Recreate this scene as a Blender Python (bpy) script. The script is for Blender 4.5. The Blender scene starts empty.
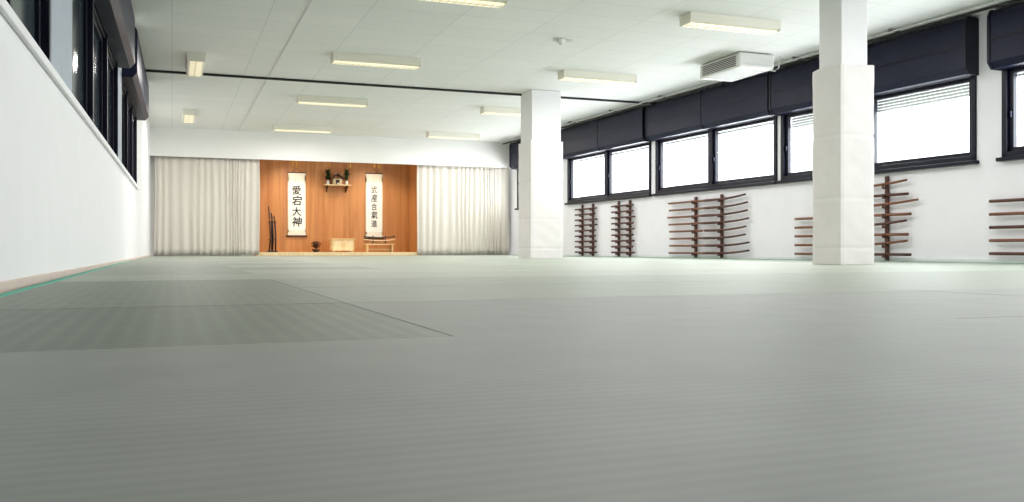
import bpy, bmesh, math, random
from mathutils import Matrix, Vector
random.seed(7)
scene=bpy.context.scene
try:
    scene.view_settings.view_transform='Standard'
except Exception: pass

# ------------------------------------------------------------ materials
def lin(c):
    return tuple(((x/255.)/12.92 if x/255.<=.04045 else ((x/255.+.055)/1.055)**2.4) for x in c)+(1,)
def mat(name,col,rough=.6,noise=.0,nscale=20,bump=0,emit=None,estr=0,metal=0,spec=.5):
    m=bpy.data.materials.new(name); m.use_nodes=True
    nt=m.node_tree; b=nt.nodes['Principled BSDF']
    c=lin(col)
    b.inputs['Base Color'].default_value=c
    b.inputs['Roughness'].default_value=rough
    b.inputs['Metallic'].default_value=metal
    b.inputs['Specular IOR Level'].default_value=spec
    tc=nt.nodes.new('ShaderNodeTexCoord')
    if noise or bump:
        n=nt.nodes.new('ShaderNodeTexNoise'); n.inputs['Scale'].default_value=nscale; n.inputs['Detail'].default_value=4
        nt.links.new(tc.outputs['Object'],n.inputs['Vector'])
        if noise:
            r=nt.nodes.new('ShaderNodeValToRGB')
            r.color_ramp.elements[0].position=.3; r.color_ramp.elements[1].position=.7
            r.color_ramp.elements[0].color=tuple(x*(1-noise) for x in c[:3])+(1,)
            r.color_ramp.elements[1].color=tuple(min(1,x*(1+noise)) for x in c[:3])+(1,)
            nt.links.new(n.outputs['Fac'],r.inputs['Fac']); nt.links.new(r.outputs['Color'],b.inputs['Base Color'])
        if bump:
            bp=nt.nodes.new('ShaderNodeBump'); bp.inputs['Strength'].default_value=bump; bp.inputs['Distance'].default_value=.01
            nt.links.new(n.outputs['Fac'],bp.inputs['Height']); nt.links.new(bp.outputs['Normal'],b.inputs['Normal'])
    if emit:
        b.inputs['Emission Color'].default_value=lin(emit); b.inputs['Emission Strength'].default_value=estr
    return m
def woodmat(name,c1,c2,axis='Z',scale=6,rough=.45,panel=0):
    m=bpy.data.materials.new(name); m.use_nodes=True
    nt=m.node_tree; b=nt.nodes['Principled BSDF']; b.inputs['Roughness'].default_value=rough
    tc=nt.nodes.new('ShaderNodeTexCoord'); mp=nt.nodes.new('ShaderNodeMapping')
    s=[scale]*3; s['XYZ'.index(axis)]=scale*.06; mp.inputs['Scale'].default_value=s
    n=nt.nodes.new('ShaderNodeTexNoise'); n.inputs['Scale'].default_value=3; n.inputs['Detail'].default_value=6; n.inputs['Distortion'].default_value=.6
    r=nt.nodes.new('ShaderNodeValToRGB'); r.color_ramp.elements[0].position=.3; r.color_ramp.elements[1].position=.72
    r.color_ramp.elements[0].color=lin(c1); r.color_ramp.elements[1].color=lin(c2)
    nt.links.new(tc.outputs['Object'],mp.inputs['Vector']); nt.links.new(mp.outputs['Vector'],n.inputs['Vector'])
    nt.links.new(n.outputs['Fac'],r.inputs['Fac']); nt.links.new(r.outputs['Color'],b.inputs['Base Color'])
    return m

M_white=mat('plaster_white',(238,238,239),.75,.015,3,.1)
M_wallR=mat('plaster_right',(243,242,247),.75,.015,3,.1)
M_grey=mat('column_grey',(165,174,184),.7,.04,4)
M_fascia=mat('fascia_paint',(236,235,232),.7,.015,2)
M_pillar=mat('pillar_paint',(238,237,239),.7,.02,3)
M_pad=mat('pillar_padding_cloth',(235,231,230),.9,.02,5,.5)
M_navy=mat('navy_painted_metal',(11,17,46),.45,.15,8,spec=.3)
M_navyd=mat('navy_frame',(9,12,32),.4,spec=.3)
M_black=mat('black_matte',(14,14,16),.5)
M_slat=mat('shutter_slats',(215,216,214),.5)
M_tube=mat('diffuser',(240,232,205),.4,0,1,0,(255,240,205),.8)
M_fix=mat('fixture_enamel',(232,229,215),.4)
M_metal=mat('steel',(150,150,150),.3,metal=1)
M_teal=mat('teal_edge',(60,165,140),.6)
M_base=mat('skirting_tan',(214,196,184),.6,.04,9)
M_sub=mat('subfloor',(120,125,110),.7,.1,5)
M_red=woodmat('dark_red_wood',(62,30,22),(100,56,38),'X',8,.45)
M_red2=woodmat('oak_bokken_wood',(98,58,38),(142,90,60),'X',8,.45)
M_panel=woodmat('cherry_panel',(176,112,58),(206,146,88),'Z',2.0,.4)
M_lwood=woodmat('light_wood',(205,170,115),(232,205,155),'X',4,.45)
M_hinoki=woodmat('hinoki',(222,195,145),(240,220,180),'Z',5,.45)
M_dwood=woodmat('dark_wood',(38,22,15),(70,40,26),'Z',6,.35)
M_curt=mat('curtain_cloth',(214,208,198),.9,.03,30,.1)
M_paper=mat('scroll_paper',(246,244,237),.8,.01,5)
M_silk=mat('scroll_silk',(236,230,214),.6,.05,60)
M_ink=mat('ink',(12,12,12),.6)
M_leaf=mat('leaf_green',(38,74,30),.6,.25,30)
M_flower=mat('flower_red',(120,28,30),.6,.2,30)
M_ceram=mat('ceramic_white',(240,240,236),.2)
M_gold=mat('brass',(214,160,70),.3,metal=1)
M_brick=mat('brown_screen',(120,78,58),.8,.25,12)
M_pvc=mat('ac_plastic',(226,226,222),.45)
M_dglass=mat('dark_glass',(62,72,78),.12)
def glassmat():
    m=bpy.data.materials.new('window_glass'); m.use_nodes=True; nt=m.node_tree
    nt.nodes.remove(nt.nodes['Principled BSDF'])
    o=nt.nodes['Material Output']; t=nt.nodes.new('ShaderNodeBsdfTransparent'); g=nt.nodes.new('ShaderNodeBsdfGlossy'); g.inputs['Roughness'].default_value=.02
    t.inputs['Color'].default_value=(.95,.97,.97,1)
    x=nt.nodes.new('ShaderNodeMixShader'); x.inputs[0].default_value=.06
    nt.links.new(t.outputs[0],x.inputs[1]); nt.links.new(g.outputs[0],x.inputs[2]); nt.links.new(x.outputs[0],o.inputs['Surface'])
    return m
M_glass=glassmat()

def ceilmat():
    m=bpy.data.materials.new('ceiling_panels'); m.use_nodes=True; nt=m.node_tree; b=nt.nodes['Principled BSDF']; b.inputs['Roughness'].default_value=.85
    tc=nt.nodes.new('ShaderNodeTexCoord'); br=nt.nodes.new('ShaderNodeTexBrick')
    br.offset=0.0; br.inputs['Scale'].default_value=1; br.inputs['Brick Width'].default_value=1.2; br.inputs['Row Height'].default_value=.6
    br.inputs['Mortar Size'].default_value=.006; br.inputs['Mortar Smooth'].default_value=.2
    br.inputs['Color1'].default_value=lin((237,237,235)); br.inputs['Color2'].default_value=lin((233,234,232)); br.inputs['Mortar'].default_value=lin((212,214,213))
    n=nt.nodes.new('ShaderNodeTexNoise'); n.inputs['Scale'].default_value=28; n.inputs['Detail'].default_value=3
    mx=nt.nodes.new('ShaderNodeMix'); mx.data_type='RGBA'; mx.blend_type='MULTIPLY'; mx.inputs[0].default_value=.1
    nt.links.new(tc.outputs['Object'],br.inputs['Vector']); nt.links.new(tc.outputs['Object'],n.inputs['Vector'])
    nt.links.new(br.outputs['Color'],mx.inputs[6]); nt.links.new(n.outputs['Fac'],mx.inputs[7]); nt.links.new(mx.outputs[2],b.inputs['Base Color'])
    return m
M_ceil=ceilmat()

def tatami(name,col,sx,sy,amp,rough=.5,bstr=.15):
    """woven mat: ridges with period sx along X and sy along Y (0 = none)"""
    m=bpy.data.materials.new(name); m.use_nodes=True; nt=m.node_tree; b=nt.nodes['Principled BSDF']; b.inputs['Roughness'].default_value=rough
    tc=nt.nodes.new('ShaderNodeTexCoord'); sep=nt.nodes.new('ShaderNodeSeparateXYZ'); nt.links.new(tc.outputs['Object'],sep.inputs[0])
    def sine(out,per):
        a=nt.nodes.new('ShaderNodeMath'); a.operation='MULTIPLY'; a.inputs[1].default_value=2*math.pi/per; nt.links.new(out,a.inputs[0])
        s=nt.nodes.new('ShaderNodeMath'); s.operation='SINE'; nt.links.new(a.outputs[0],s.inputs[0]); return s
    nz=nt.nodes.new('ShaderNodeTexNoise'); nz.inputs['Scale'].default_value=6; nz.inputs['Detail'].default_value=8; nt.links.new(tc.outputs['Object'],nz.inputs['Vector'])
    add=None
    if sx: add=sine(sep.outputs[0],sx)
    if sy:
        s2=sine(sep.outputs[1],sy)
        if add:
            q=nt.nodes.new('ShaderNodeMath'); q.operation='MAXIMUM'; nt.links.new(add.outputs[0],q.inputs[0]); nt.links.new(s2.outputs[0],q.inputs[1]); add=q
        else: add=s2
    c=lin(col)
    mr=nt.nodes.new('ShaderNodeMapRange'); mr.inputs[1].default_value=-1; mr.inputs[2].default_value=1; nt.links.new(add.outputs[0],mr.inputs[0])
    mx=nt.nodes.new('ShaderNodeMix'); mx.data_type='RGBA'
    mx.inputs[6].default_value=tuple(x*(1-amp) for x in c[:3])+(1,); mx.inputs[7].default_value=tuple(x*(1+amp*.6) for x in c[:3])+(1,)
    nt.links.new(mr.outputs[0],mx.inputs[0])
    r=nt.nodes.new('ShaderNodeMapRange'); r.inputs[1].default_value=.3; r.inputs[2].default_value=.7; r.inputs[3].default_value=.94; r.inputs[4].default_value=1.05
    nt.links.new(nz.outputs['Fac'],r.inputs[0])
    m2=nt.nodes.new('ShaderNodeVectorMath'); m2.operation='SCALE'; nt.links.new(mx.outputs[2],m2.inputs[0]); nt.links.new(r.outputs[0],m2.inputs['Scale'])
    nt.links.new(m2.outputs[0],b.inputs['Base Color'])
    bp=nt.nodes.new('ShaderNodeBump'); bp.inputs['Strength'].default_value=bstr; bp.inputs['Distance'].default_value=.0005
    nt.links.new(add.outputs[0],bp.inputs['Height']); nt.links.new(bp.outputs['Normal'],b.inputs['Normal'])
    return m
T_a=tatami('tatami_grey',(141,146,139),0,.03,.035,.55,.12)
T_b=tatami('tatami_green_dark',(112,121,108),.05,.05,.17)
T_b2=tatami('tatami_green_mid',(122,131,117),.05,.05,.12)
T_c=tatami('tatami_green',(140,148,134),.05,0,.04)
T_d=tatami('tatami_light',(160,168,152),0,.05,.03)
T_e=tatami('tatami_pale',(153,161,147),.05,0,.03)

# ------------------------------------------------------------ mesh helpers
class B:
    def __init__(s,mats): s.bm=bmesh.new(); s.mats=mats
    def _mi(s,m):
        if m not in s.mats: s.mats.append(m)
        return s.mats.index(m)
    def box(s,x0,x1,y0,y1,z0,z1,m,bev=0,rot=None,seg=2):
        r=bmesh.ops.create_cube(s.bm,size=1); vs=r['verts']
        c=Vector(((x0+x1)/2,(y0+y1)/2,(z0+z1)/2)); d=Vector((abs(x1-x0),abs(y1-y0),abs(z1-z0)))
        for v in vs: v.co=Vector((v.co.x*d.x,v.co.y*d.y,v.co.z*d.z))
        fs=set(f for v in vs for f in v.link_faces)
        if bev:
            es=list(set(e for f in fs for e in f.edges))
            rr=bmesh.ops.bevel(s.bm,geom=es,offset=bev,segments=seg,affect='EDGES',profile=.5)
            vs=list(set(v for f in rr['faces'] for v in f.verts)|set(v for v in vs if v.is_valid)); fs=set(f for v in vs for f in v.link_faces)
        mi=s._mi(m)
        for f in fs: f.material_index=mi
        for v in vs:
            if rot is not None: v.co=rot@v.co
            v.co+=c
        return vs
    def prism(s,poly,a0,a1,m,axis='x'):
        """poly of 2D points extruded along axis from a0 to a1. axis x: pts=(y,z); y: (x,z); z: (x,y)"""
        def P(p,a):
            return {'x':(a,p[0],p[1]),'y':(p[0],a,p[1]),'z':(p[0],p[1],a)}[axis]
        A=[s.bm.verts.new(P(p,a0)) for p in poly]; Bv=[s.bm.verts.new(P(p,a1)) for p in poly]
        n=len(poly); fs=[s.bm.faces.new(A),s.bm.faces.new(list(reversed(Bv)))]
        for i in range(n): fs.append(s.bm.faces.new([A[i],Bv[i],Bv[(i+1)%n],A[(i+1)%n]]))
        mi=s._mi(m)
        for f in fs: f.material_index=mi
    def tube(s,pts,rads,m,n=8,smooth=True,sq=(1,1)):
        pts=[Vector(p) for p in pts]; 
        if not hasattr(rads,'__len__'): rads=[rads]*len(pts)
        rings=[]; mi=s._mi(m)
        for i,p in enumerate(pts):
            t=(pts[min(i+1,len(pts)-1)]-pts[max(i-1,0)]).normalized()
            up=Vector((0,0,1)) if abs(t.z)<.9 else Vector((1,0,0))
            a=t.cross(up).normalized(); b=a.cross(t).normalized()
            rings.append([s.bm.verts.new(p+(a*math.cos(2*math.pi*k/n)*sq[0]+b*math.sin(2*math.pi*k/n)*sq[1])*rads[i]) for k in range(n)])
        for i in range(len(rings)-1):
            for k in range(n):
                f=s.bm.faces.new([rings[i][k],rings[i][(k+1)%n],rings[i+1][(k+1)%n],rings[i+1][k]]); f.material_index=mi; f.smooth=smooth
        for r in (rings[0],rings[-1]):
            f=s.bm.faces.new(r); f.material_index=mi
    def lathe(s,cx,cy,prof,m,n=16):
        mi=s._mi(m); rings=[[s.bm.verts.new((cx+r*math.cos(2*math.pi*k/n),cy+r*math.sin(2*math.pi*k/n),z)) for k in range(n)] for r,z in prof]
        for i in range(len(rings)-1):
            for k in range(n):
                f=s.bm.faces.new([rings[i][k],rings[i][(k+1)%n],rings[i+1][(k+1)%n],rings[i+1][k]]); f.material_index=mi; f.smooth=True
        for r in (rings[0],rings[-1]):
            f=s.bm.faces.new(r); f.material_index=mi
    def leaf(s,p,d,L,w,m):
        d=Vector(d).normalized(); sd=d.cross(Vector((random.random()-.5,random.random()-.5,1))).normalized()
        p=Vector(p); q=[p,p+d*L*.45+sd*w,p+d*L,p+d*L*.45-sd*w]
        f=s.bm.faces.new([s.bm.verts.new(v) for v in q]); f.material_index=s._mi(m)
    def add_text(s,txt,size,M,m,ext=.002,off=.012):
        cu=bpy.data.curves.new('t','FONT'); cu.body=txt; cu.size=size; cu.extrude=ext; cu.align_x='CENTER'; cu.offset=size*off
        cu.resolution_u=3
        o=bpy.data.objects.new('t',cu); scene.collection.objects.link(o)
        dg=bpy.context.evaluated_depsgraph_get(); me=bpy.data.meshes.new_from_object(o.evaluated_get(dg))
        n0=len(s.bm.verts); f0=len(s.bm.faces)
        me.transform(M); s.bm.from_mesh(me); s.bm.faces.ensure_lookup_table()
        mi=s._mi(m)
        for f in s.bm.faces[f0:]: f.material_index=mi
        bpy.data.objects.remove(o); bpy.data.curves.remove(cu)
    def done(s,name,M=None,smooth=False):
        bmesh.ops.recalc_face_normals(s.bm,faces=s.bm.faces)
        me=bpy.data.meshes.new(name); s.bm.to_mesh(me); s.bm.free()
        for m in s.mats: me.materials.append(m)
        o=bpy.data.objects.new(name,me); scene.collection.objects.link(o)
        if M is not None: o.matrix_world=M
        return o

H=3.28
# wall frames : local x along the wall (away from the camera), z up
def frame(x0,m):
    n=math.sqrt(1+m*m); ex=Vector((m/n,1/n,0)); ez=Vector((0,0,1)); ey=ez.cross(ex)
    return Matrix(((ex.x,ey.x,0,x0),(ex.y,ey.y,0,0),(0,0,1,0),(0,0,0,1)))
FR=frame(10.413,-.042)      # right wall, local +y points into the room
FL=frame(-.7935,.0107)      # left wall, local +y points out of the room

# ------------------------------------------------------------ room shell
b=B([M_sub]); b.box(-1.6,11.2,-6,24.9,-.2,-.045,M_sub); b.done('floor')
b=B([M_ceil]); b.box(-1.6,11.2,-6,24.6,H,H+.2,M_ceil); b.done('ceiling')

RW=[(21.55,24.4),(17.15,21.15),(13.04,16.95),(9.04,12.93),(4.7,8.65),(.4,4.35),(-4.2,-.2)]
b=B([M_wallR])
b.box(-6,25,-.35,0,-.05,1.36,M_wallR); b.box(-6,25,-.35,0,2.56,H,M_wallR)
ws=sorted(RW)
segs=[(-6,RW[-1][0])]
for i in range(len(ws)-1): segs.append((ws[i][1],ws[i+1][0]))
segs.append((ws[-1][1],25))
for a,c in segs: b.box(a,c,-.35,0,1.36,2.56,M_wallR)
b.done('wall_right',FR)

for i,(a,c) in enumerate(ws):
    b=B([M_navyd])
    t=.07; z0,z1=1.36,2.56
    b.box(a,c,-.12,.03,z0,z0+t,M_navyd,.008); b.box(a,c,-.12,.03,z1-t,z1,M_navyd,.008)
    b.box(a,a+t,-.12,.03,z0,z1,M_navyd,.008); b.box(c-t,c,-.12,.03,z0,z1,M_navyd,.008)
    mid=(a+c)/2
    b.box(mid-.06,mid+.06,-.12,.02,z0,z1,M_navyd,.008)
    b.box(a-.04,c+.04,-.02,.09,z0-.05,z0,M_navyd,.01)  # sill
    for p,q in ((a+t,mid-.06),(mid+.06,c-t)):
        for u0,u1,w0,w1 in ((p,p+.065,z0+t,z1-t),(q-.065,q,z0+t,z1-t),(p,q,z0+t,z0+t+.055),(p,q,z1-t-.055,z1-t)):
            b.box(u0,u1,-.09,-.02,w0,w1,M_navyd,.005)
        b.box(p+.05,q-.05,-.06,-.055,z0+t+.04,z1-t-.04,M_glass)
        b.box(q-.05,q-.035,-.02,.01,1.87,1.95,M_navy,.004) # handle
    b.done('window_%d'%(i+1),FR)
    # rolling shutter, partly lowered outside
    b=B([M_slat])
    for k in range(6 if a==9.04 else 3): b.box(a+.05,c-.05,-.19,-.165,2.54-.045*(k+1),2.54-.045*k-.006,M_slat,.006)
    b.done('roller_shutter' if i==0 else 'roller_shutter.%03d'%i,FR)
    # shutter casing
    b=B([M_navy])
    b.prism([(0.002,2.5),(.17,2.5),(.24,2.58),(.24,3.17),(.2,3.24),(0.002,3.24)],a-.03,c+.03,M_navy)
    for e in (a-.035,mid-.02,c-.005): b.prism([(0.002,2.49),(.18,2.49),(.25,2.575),(.25,3.18),(.205,3.25),(0.002,3.25)],e,e+.04,M_navyd)
    b.box(a,c,.235,.25,2.86,2.875,M_navyd)
    b.done('shutter_casing' if i==0 else 'shutter_casing.%03d'%i,FR)

# left wall
LW=[(2.2,6.45),(7.6,12.8),(13.5,17.9)]
b=B([M_white])
b.box(-6,24.95,0,.35,-.05,1.3,M_white); b.box(-6,24.95,0,.35,2.6,H,M_white)
for a,c in ((-6,2.2),(17.9,24.95)): b.box(a,c,0,.35,1.3,2.6,M_white)
for a,c in ((6.45,7.6),(12.8,13.5)): b.box(a,c,0,.35,1.3,2.6,M_grey)
b.box(-6,18,-.03,.0,1.27,1.33,M_white,.008)
b.done('wall_left',FL)
for i,(a,c) in enumerate(LW):
    b=B([M_navyd]); t=.07; z0,z1=1.3,2.6
    n=3
    b.box(a,c,.02,.16,z0,z0+t,M_navyd,.006); b.box(a,c,.02,.16,z1-t,z1,M_navyd,.006)
    for k in range(n+1):
        x=a+(c-a-t)*k/n; b.box(x,x+t,.0,.16,z0,z1,M_navyd,.006)
    for k in range(n):
        x=a+(c-a-t)*k/n+t; x2=a+(c-a-t)*(k+1)/n
        for u0,u1,w0,w1 in ((x,x+.05,z0+t,z1-t),(x2-.05,x2,z0+t,z1-t),(x,x2,z0+t,z0+t+.05),(x,x2,z1-t-.05,z1-t)): b.box(u0,u1,.05,.12,w0,w1,M_navyd,.004)
        b.box(x+.04,x2-.04,.08,.09,z0+t+.04,z1-t-.04,M_brick if i==2 else M_dglass)
    b.done('window_%d'%(i+8),FL)
    b=B([M_navy]); b.prism([(-.002,2.55),(-.14,2.55),(-.2,2.62),(-.2,3.2),(-.17,3.26),(-.002,3.26)],a-.03,c+.03,M_navy)
    b.done('shutter_casing.%03d'%(i+7),FL)
b=B([M_base]); b.box(-6,24.8,-.02,0,-.05,.03,M_base,.005); b.done('baseboard_left',FL)
b=B([M_white]); b.box(-6,24.8,0,.015,-.05,.05,M_white,.004); b.done('baseboard_right',FR)
b=B([M_white]); b.box(-1.3,11,-6.2,-6,-.05,H,M_white); b.done('wall_front')

# back wall : fascia, alcove
b=B([M_fascia])
b.box(-1.3,9.7,24.6,24.66,2.55,H,M_fascia,.0)
b.box(-1.3,2.1,24.95,25.05,-.05,3.3,M_fascia); b.box(6.6,10.2,24.95,25.05,-.05,3.3,M_fascia)
b.box(2.1,6.6,24.95,26.4,3.2,3.3,M_fascia)
b.box(-1.3,2.1,24.66,25.0,3.2,3.28,M_fascia)
b.done('wall_back')
b=B([M_panel])
for k in range(5):
    x=2.1+k*.9; b.box(x+.002,x+.898,26.22,26.26,-.05,3.2,M_panel,.003)
b.box(2.06,2.1,24.95,26.26,-.05,3.2,M_panel); b.box(6.6,6.64,24.95,26.26,-.05,3.2,M_panel)
b.done('wall_alcove')
b=B([M_lwood]); b.box(2.1,6.6,24.9,26.22,0,.09,M_lwood,.006); b.box(2.1,6.6,24.88,24.9,0.0,.09,M_hinoki,.004); b.done('alcove_platform')
# curtains
def curtain(name,x0,x1,seed):
    bm=bmesh.new(); nx=int((x1-x0)/.012); nz=14; grid=[]
    ph=0; offs=[]
    for i in range(nx+1):
        x=x0+(x1-x0)*i/nx
        ph+= .012*2*math.pi/(.17+.06*math.sin(x*2.3+seed)+.05*math.sin(x*7))
        offs.append((x,math.sin(ph)+.35*math.sin(ph*.47+1)))
    for j in range(nz+1):
        z=.02+(2.6-.02)*j/nz; row=[]
        a=.027*(1-.45*j/nz)
        for x,o in offs:
            row.append(bm.verts.new((x+.008*math.sin(z*2+x*5),24.79+a*o+.008*math.sin(x*3+z*3),z+ (0 if j else .012*math.sin(x*4)))))
        grid.append(row)
    for j in range(nz):
        for i in range(nx):
            f=bm.faces.new([grid[j][i],grid[j][i+1],grid[j+1][i+1],grid[j+1][i]]); f.smooth=True
    me=bpy.data.meshes.new(name); bm.to_mesh(me); bm.free(); me.materials.append(M_curt)
    o=bpy.data.objects.new(name,me); scene.collection.objects.link(o)
    s=o.modifiers.new('s','SOLIDIFY'); s.thickness=.004
curtain('curtain',-.42,2.18,1); curtain('curtain.001',6.5,9.26,4)
b=B([M_metal]); b.tube([(-.5,24.8,2.63),(2.3,24.8,2.63)],.015,M_metal); b.tube([(6.4,24.8,2.63),(9.25,24.8,2.63)],.015,M_metal)
for x in (-.3,2.0,6.6,9.1): b.box(x-.01,x+.01,24.66,24.8,2.62,2.64,M_metal)
b.done('curtain_rail')

# ------------------------------------------------------------ tatami mats
b=B([T_a]); P=1.25; rows=[1.78+P*k for k in range(-6,19)]
xL=-.60
for r,y in enumerate(rows):
    y1=y+P; k=r-6
    if k==-2: continue
    if k==-1: y=y-P
    if y1>24.7: y1=24.7
    off=.545 if (k%2==0 or k==1) else .545+P
    if k==-1: off=1.9
    x=off-2.5*4
    while x<10.6:
        xa,xb=max(x,xL),x+2.5
        yc=(y+y1)/2; xr=10.413-.042*yc-.10
        xb=min(xb,xr)
        if xb-xa>.05:
            if k<0: m=T_a
            elif k==0: m=T_b if xb<.6 else T_a
            elif k==1: m=T_b2 if xb<.6 else T_c
            elif k==2: m=T_b2 if xb<2 else T_c
            elif k==3: m=T_b2 if xb<.6 else T_e
            else: m=random.choice([T_e,T_d,T_d]) if xa>0 else T_c
            b.box(xa+.001,xb-.001,y+.001,y1-.001,-.045,random.uniform(-.001,0),m,.002,seg=1)
        x+=2.5
b.done('tatami_mats')
b=B([M_teal]); b.box(-.64,-.60,-6,24.6,-.045,.002,M_teal,.003); b.done('trim_1')
b=B([M_teal]); b.box(-6,24.6,.05,.09,-.045,.004,M_teal,.003); b.done('trim_2',FR)

# ------------------------------------------------------------ pillars with padding
def pillar(name,cx,cy,wx,wy,pad,seed):
    b=B([M_pillar]); b.box(cx-wx/2,cx+wx/2,cy-wy/2,cy+wy/2,0.001,H,M_pillar,.012)
    px,py=wx/2+pad,wy/2+pad; nz=60; ns=10; rings=[]
    per=[]
    for (sx,sy),(ex,ey) in (((-1,-1),(1,-1)),((1,-1),(1,1)),((1,1),(-1,1)),((-1,1),(-1,-1))):
        for k in range(ns):
            t=k/ns; x=(sx+(ex-sx)*t)*px; y=(sy+(ey-sy)*t)*py
            if k==0: x*=.975; y*=.975
            per.append((x,y))
    for j in range(nz+1):
        z=.002+2.288*j/nz
        seam=.014 if (abs(z-1.5)<.02 or abs(z-.75)<.02 or abs(z-.2)<.02) else 0
        ring=[]
        for i,(x,y) in enumerate(per):
            q=1+.009*math.sin(z*6+i*.35+seed)+.004*math.sin(z*23+i*.9)-seam
            zz=z+ (.015*math.sin(i*.5+seed) if j==nz else 0)
            ring.append(b.bm.verts.new((cx+x*q,cy+y*q,zz)))
        rings.append(ring)
    mi=b._mi(M_pad); n=len(per)
    for j in range(nz):
        for i in range(n):
            f=b.bm.faces.new([rings[j][i],rings[j][(i+1)%n],rings[j+1][(i+1)%n],rings[j+1][i]]); f.material_index=mi
    f=b.bm.faces.new(rings[-1]); f.material_index=mi
    b.done(name)
pillar('pillar',6.84,16.5,.62,.60,.04,1)
pillar('pillar.001',7.36,8.5,.38,.38,.055,3)

# ------------------------------------------------------------ ceiling items
def fixture(name,cx,cy,L,alongY=False):
    b=B([M_fix]); w=.15
    b.prism([(-w,3.279),(w,3.279),(w*.85,3.17),(w*.6,3.15),(-w*.6,3.15),(-w*.85,3.17)],-L/2,L/2,M_fix)
    b.box(-L/2+.03,L/2-.03,-w*.62,w*.62,3.135,3.151,M_tube,.004)
    for k in range(15):
        x=-L/2+.06+(L-.12)*k/14; b.box(x-.004,x+.004,-w*.62,w*.62,3.128,3.15,M_fix)
    b.box(-L/2+.03,L/2-.03,-.006,.006,3.126,3.15,M_fix)
    for s in (-1,1): b.box(s*(L/2-.01)-.012,s*(L/2-.01)+.012,-w*.9,w*.9,3.14,3.279,M_fix,.005)
    M=Matrix.Translation((cx,cy,0))@(Matrix.Rotation(math.pi/2,4,'Z') if alongY else Matrix.Identity(4))
    o=b.done(name,M)
    li=bpy.data.lights.new(name+'_lamp','AREA'); li.shape='RECTANGLE'; li.size=L-.1; li.size_y=.16; li.energy=48; li.color=(1,.96,.93)
    lo=bpy.data.objects.new('lamp_glow',li); scene.collection.objects.link(lo); lo.location=(0,0,3.12)
    lo.parent=o
nm=0
for cx in (3.08,6.98):
    for cy in (1.7,6,10.3,14.35,18.6,23.1):
        fixture('fluorescent_ceiling_lamp'+('.%03d'%nm if nm else ''),cx+(.06 if cx>5 else 0),cy,1.42); nm+=1
for cy in (15.7,21.8):
    fixture('fluorescent_ceiling_lamp.%03d'%nm,.36,cy,1.3,True); nm+=1
b=B([M_black]); b.box(-.5,9.65,16.74,16.79,3.24,3.279,M_black,.005); b.done('trim_3')
b=B([M_slat]); b.box(1.62,1.64,-6,24.6,3.272,3.279,M_slat); b.done('trim_4')
b=B([M_black]); b.tube([(0,.42,3.22),(24.5,.42,3.22)],.02,M_black); 
b.tube([(0,.52,3.24),(24.5,.52,3.24)],.012,M_slat)
for k in range(0,24,2): b.box(k-.02,k+.02,.38,.56,3.24,3.279,M_metal)
b.done('ceiling_conduit',FR)
# AC unit
b=B([M_pvc]); b.box(8.3,8.95,11.9,13.05,3.03,3.27,M_pvc,.03)
for k in range(6): b.box(8.292,8.302,12.0,12.95,3.07+k*.028,3.08+k*.028,M_black)
b.box(8.4,8.85,11.893,11.9,3.07,3.1,M_slat)
for k in range(8): b.box(8.36+k*.07,8.40+k*.07,12.05,12.9,3.022,3.032,M_slat)
pts=[(8.93,12.1,3.15),(9.0,12.08,3.06),(9.08,12.06,3.04),(9.14,12.04,3.1),(9.16,12.04,3.275)]
b.tube(pts,.01,M_pvc,6); b.done('air_conditioner')
b=B([M_pvc]); b.lathe(5.36,12.17,[(.07,3.279),(.075,3.25),(.05,3.225),(.03,3.21)],M_pvc); b.tube([(5.36,12.17,3.22),(5.36,12.17,3.2)],.02,M_metal); b.box(5.25,5.55,12.15,12.19,3.24,3.279,M_pvc,.005); b.done('smoke_detector')

# ------------------------------------------------------------ weapon racks on right wall
def stick(b,s0,s1,y,z,kind,m):
    n=12; pts=[]; rad=[]
    for i in range(n+1):
        t=i/n; s=s0+(s1-s0)*t
        dz=0
        if kind=='bokken':
            dz=.055*max(0,(t-.3)/.7)**2; r=.026 if t<.28 else .0235-.009*(t-.28)
        else: r=.021
        pts.append((s,y,z+dz)); rad.append(r)
    b.tube(pts,rad,m,8)
def rack(name,posts,rows,zt):
    b=B([M_red])
    for p in posts:
        b.box(p-.03,p+.03,.016,.05,.01,zt,M_red,.006)
    for z,items in rows:
        for p in posts:
            b.box(p-.022,p+.022,.045,.12,z-.05,z-.024,M_red,.004); b.box(p-.022,p+.022,.105,.12,z-.03,z+.02,M_red,.004)
        for s0,s1,kind,m in items: stick(b,s0,s1,.078,z,kind,m)
    b.done(name,FR)
R=random.Random(3)
zs=[.10+.146*k for k in range(8)]
rack('bokken_rack',[19.75,20.3],[(z,[(20.6,19.5+R.uniform(-.05,.08),'jo',M_red)]) for z in [.10+.133*k for k in range(9)]],1.28)
rack('bokken_rack.001',[18.0,18.5],[(z,[(18.75,17.75+R.uniform(-.05,.05),'jo',M_red)]) for z in [.10+.133*k for k in range(9)]],1.28)
rack('bokken_rack.002',[14.6,15.45],[(z,[(16.4-R.uniform(0,.12),14.9+R.uniform(-.3,.3),'jo',M_red2),(15.1+R.uniform(-.1,.1),13.72+R.uniform(0,.12),'bokken',M_red)]) for z in zs],1.22)
rack('bokken_rack.003',[10.55,11.7],[(z,([(12.5,11.2,'jo',M_red2)] if z<.75 else [])+[(11.6,9.93+R.uniform(-.03,.22),'bokken' if i%2 else 'jo',M_red2 if i%3 else M_red)]) for i,z in enumerate(zs)],1.26)
rack('bokken_rack.004',[7.3,8.2],[(z,[(8.78,7.2,'jo',M_red2 if i%2 else M_red)]) for i,z in enumerate([.12,.29,.46,.63,.80])],.85)

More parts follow.
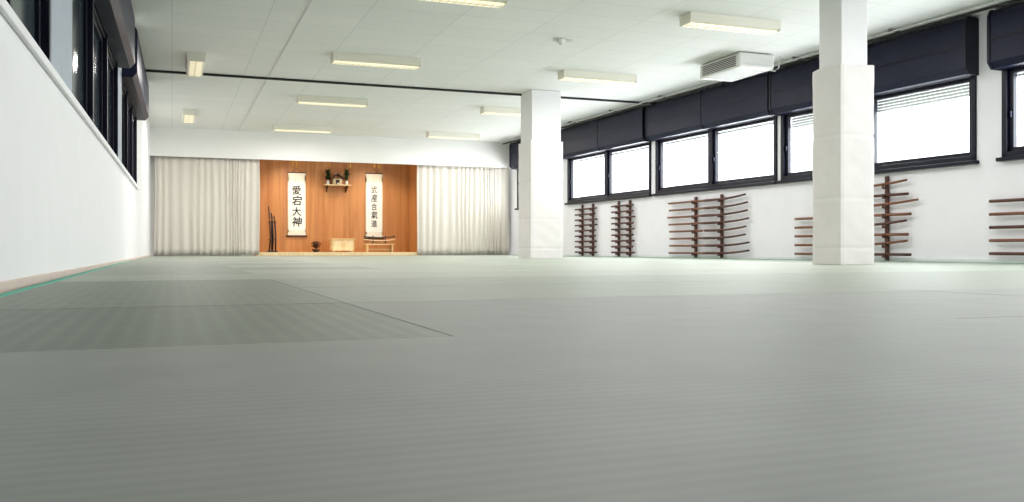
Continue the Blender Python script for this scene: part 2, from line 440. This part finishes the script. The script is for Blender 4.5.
# ------------------------------------------------------------ alcove items
def scroll(name,cx,z0,z1,w,chars,cs,off,nar=1.0):
    b=B([M_silk]); y=26.19
    b.box(cx-w/2,cx+w/2,y,y+.006,z0,z1,M_paper)
    b.box(cx-w/2,cx+w/2,y-.003,y+.003,z1-.25,z1-.02,M_silk); b.box(cx-w/2,cx+w/2,y-.003,y+.003,z0+.02,z0+.18,M_silk)
    b.box(cx-w/2-.0,cx-w/2+.03,y-.003,y+.003,z0+.1,z1-.1,M_silk); b.box(cx+w/2-.03,cx+w/2,y-.003,y+.003,z0+.1,z1-.1,M_silk)
    for sx in (-.12,.12): b.box(cx+sx-.012,cx+sx+.012,y-.006,y-.002,z1-.25,z1-.02,M_paper)
    b.tube([(cx-w/2-.01,y,z1),(cx+w/2+.01,y,z1)],.014,M_dwood)
    b.tube([(cx-w/2-.045,y-.01,z0),(cx-w/2-.02,y-.01,z0),(cx+w/2+.02,y-.01,z0),(cx+w/2+.045,y-.01,z0)],[.03,.024,.024,.03],M_dwood)
    b.tube([(cx-w*.3,y,z1),(cx,y,z1+.12),(cx+w*.3,y,z1)],.005,M_dwood,5)
    for i,ch in enumerate(chars):
        zz=z1-.38-cs*.92-(i*cs*1.04)
        M=Matrix.Translation((cx,y-.006,zz+.04))@Matrix.Rotation(math.pi/2,4,'X')@Matrix.Diagonal((nar,1,1,1))@Matrix(((1,.12*(1 if i%2 else -.5),0,0),(0,1,0,0),(0,0,1,0),(0,0,0,1)))
        b.add_text(ch,cs*(1 if i%2 else .92),M,M_ink,.002,off)
    b.done(name)
scroll('hanging_scroll',3.33,.55,2.36,.5,'愛宕大神',.29,.014)
scroll('hanging_scroll.001',5.56,.5,2.40,.5,'武産合氣道',.24,.004,.85)

# kamidana household shrine shelf
b=B([M_hinoki]); x,y=4.45,26.0
b.box(x-.37,x+.37,y-.17,y+.21,2.0,2.03,M_hinoki,.004)
for s in (-.28,.28): b.prism([(y+.21,2.0),(y-.1,2.0),(y+.21,1.82)],x+s-.015,x+s+.015,M_dwood)
b.box(x-.13,x+.13,y-.05,y+.12,2.03,2.2,M_hinoki,.004); b.box(x-.05,x+.05,y-.055,y-.048,2.05,2.17,M_dwood)
b.prism([(x-.19,2.19),(x,2.32),(x+.19,2.19),(x+.19,2.215),(x,2.35),(x-.19,2.215)],y-.1,y+.15,M_dwood,'y')
for s in (-.1,.1): b.tube([(x+s-.04*(1 if s>0 else -1),y-.08,2.22),(x+s*1.0+.05,y-.08,2.4)],.006,M_hinoki,5)
for s in (-.27,.27):
    b.lathe(x+s,y,[(.03,2.03),(.045,2.07),(.03,2.13),(.02,2.15)],M_ceram,12)
    for k in range(70):
        h=R.uniform(2.14,2.42); b.leaf((x+s+R.uniform(-.02,.02),y+R.uniform(-.02,.02),h),(R.uniform(-1,1),R.uniform(-1,.6),R.uniform(.1,1.2)),.12,.026,M_leaf)
    b.tube([(x+s,y,2.14),(x+s+.01,y,2.42)],.005,M_leaf,5)
b.lathe(x+.0,y-.13,[(.02,2.03),(.028,2.06),(.01,2.08)],M_ceram,10)
b.done('kamidana_shrine_shelf')

# tall sword stand with weapons
b=B([M_dwood]); x,y=2.6,25.7
b.box(x-.14,x+.14,y-.13,y+.13,.09,.13,M_dwood,.01); b.box(x-.025,x+.025,y+.02,y+.06,.13,1.0,M_dwood,.006)
b.box(x-.11,x+.11,y-.03,y+.05,.9,.93,M_dwood,.005); b.box(x-.11,x+.11,y-.05,y+.05,.42,.45,M_dwood,.005)
for s,zt in ((-.07,1.36),(.0,1.18),(.07,1.1)):
    b.tube([(x+s*1.2,y-.06,.13),(x+s+.02,y-.05,.5),(x+s,y-.03,.95),(x+s-.03,y-.02,zt)],[.024,.024,.022,.018],M_dwood if s else M_black,8)
    b.lathe(x+s,y-.03,[(.035,.985),(.035,.995)],M_gold,12)
b.done('sword_stand')
# ikebana
b=B([M_dwood]); x,y=3.8,25.7
b.lathe(x,y,[(.05,.09),(.09,.12),(.12,.17),(.1,.175)],M_dwood,18)
for k in range(130):
    a=R.uniform(0,6.28); r=R.uniform(0,.11); z=R.uniform(.2,.36)
    b.leaf((x+r*math.cos(a),y+r*math.sin(a),z),(math.cos(a),math.sin(a),R.uniform(0,1)),.07,.028,M_flower if k%3 else M_leaf)
for k in range(6): 
    a=k; b.tube([(x,y,.16),(x+.07*math.cos(a),y+.07*math.sin(a),.33)],.005,M_leaf,5)
b.done('flower_arrangement')
# wooden chest
b=B([M_hinoki]); x,y=4.52,25.65
b.box(x-.31,x+.31,y-.2,y+.2,.13,.44,M_hinoki,.008); b.box(x-.34,x+.34,y-.23,y+.23,.44,.475,M_lwood,.008)
for s in (-.27,.27):
    for t in (-.16,.16): b.box(x+s-.03,x+s+.03,y+t-.03,y+t+.03,.09,.14,M_lwood,.004)
for s in (-.31,.28): b.box(x+s,x+s+.03,y-.21,y-.198,.13,.44,M_lwood,.003)
b.box(x-.01,x+.01,y-.21,y-.198,.13,.44,M_lwood,.002)
for s in (-.05,.05): b.lathe(x+s,y-.215,[(.012,.28),(.012,.3)],M_gold,8)
b.done('wooden_chest')
# low table with sword rack
b=B([M_lwood]); x,y=5.58,25.6
b.box(x-.42,x+.42,y-.17,y+.17,.3,.33,M_lwood,.008)
for s in (-.36,.36):
    b.box(x+s-.02,x+s+.02,y-.15,y+.15,.09,.3,M_lwood,.006)
b.box(x-.36,x+.36,y-.015,y+.015,.15,.19,M_lwood,.004)
b.done('low_altar_table')
b=B([M_dwood]); 
b.box(x-.25,x+.25,y-.07,y+.07,.33,.35,M_dwood,.005)
for s in (-.18,.18): b.box(x+s-.012,x+s+.012,y-.03,y+.03,.35,.56,M_dwood,.004); 
for s in (-.18,.18):
    for z in (.41,.5): b.box(x+s-.012,x+s+.012,y-.08,y-.02,z,z+.015,M_dwood,.003)
for z,m in ((.435,M_hinoki),(.525,M_black)):
    b.tube([(x-.46+.92*t,y-.055,z-.035*4*t*(1-t)+.02) for t in [i/8 for i in range(9)]],.014,m,8)
b.done('katana_rack')
# spot lamps in alcove
for i,xx in enumerate((3.1,5.45)):
    b=B([M_gold]); b.lathe(xx,25.0,[(.02,2.95),(.035,2.9),(.06,2.76)],M_gold,14); b.lathe(xx,25.0,[(.01,3.2),(.01,2.93)],M_gold,8)
    b.lathe(xx,25.0,[(.05,2.765),(.05,2.758)],M_tube,14)
    o=b.done('alcove_spotlight'+('' if i==0 else '.001'))
    li=bpy.data.lights.new('spot','SPOT'); li.energy=125; li.color=(1,.84,.62); li.spot_size=1.9; li.spot_blend=.8; li.shadow_soft_size=.05
    lo=bpy.data.objects.new('bulb',li); scene.collection.objects.link(lo); lo.parent=o; lo.location=(xx,25.0,2.74); lo.rotation_euler=(math.radians(28),0,0)
# rope with gold tassels across the alcove opening
b=B([M_gold]); 
for xx in (3.06,3.16,4.05,4.62,5.3,5.42):
    b.tube([(xx,24.93,2.62),(xx,24.93,2.52),(xx,24.93,2.44)],[.008,.016,.026],M_gold,8)
b.tube([(2.12,24.93,2.62),(4.35,24.93,2.6),(6.58,24.93,2.62)],.014,M_lwood,8)
b.done('sacred_rope')

# ------------------------------------------------------------ light
w=bpy.data.worlds.new('sky'); scene.world=w; w.use_nodes=True
bg=w.node_tree.nodes['Background']; bg.inputs[0].default_value=(.95,.97,1,1); bg.inputs[1].default_value=3.0
for i,(a,c) in enumerate(ws):
    li=bpy.data.lights.new('daylight','AREA'); li.shape='RECTANGLE'; li.size=c-a; li.size_y=1.3; li.energy=210; li.color=(.97,.98,1)
    lo=bpy.data.objects.new('window_daylight'+('' if i==0 else '.%03d'%i),li); scene.collection.objects.link(lo)
    p=FR@Vector(((a+c)/2,-.45,2.0))
    ex=(FR.to_3x3()@Vector((1,0,0))); inw=(FR.to_3x3()@Vector((0,1,0)))
    z=-(inw+Vector((0,0,-.15))).normalized(); x=ex; y=z.cross(x)
    lo.matrix_world=Matrix(((x.x,y.x,z.x,p.x),(x.y,y.y,z.y,p.y),(x.z,y.z,z.z,p.z),(0,0,0,1)))

# ------------------------------------------------------------ camera
cam=bpy.data.cameras.new('cam'); cam.sensor_width=36; cam.lens=36*900/1024; cam.shift_y=-2/1024; cam.clip_start=.02
co=bpy.data.objects.new('camera',cam); scene.collection.objects.link(co); co.location=(0,0,.18)
co.rotation_euler=(math.pi/2,0,-math.atan(340/900)); scene.camera=co
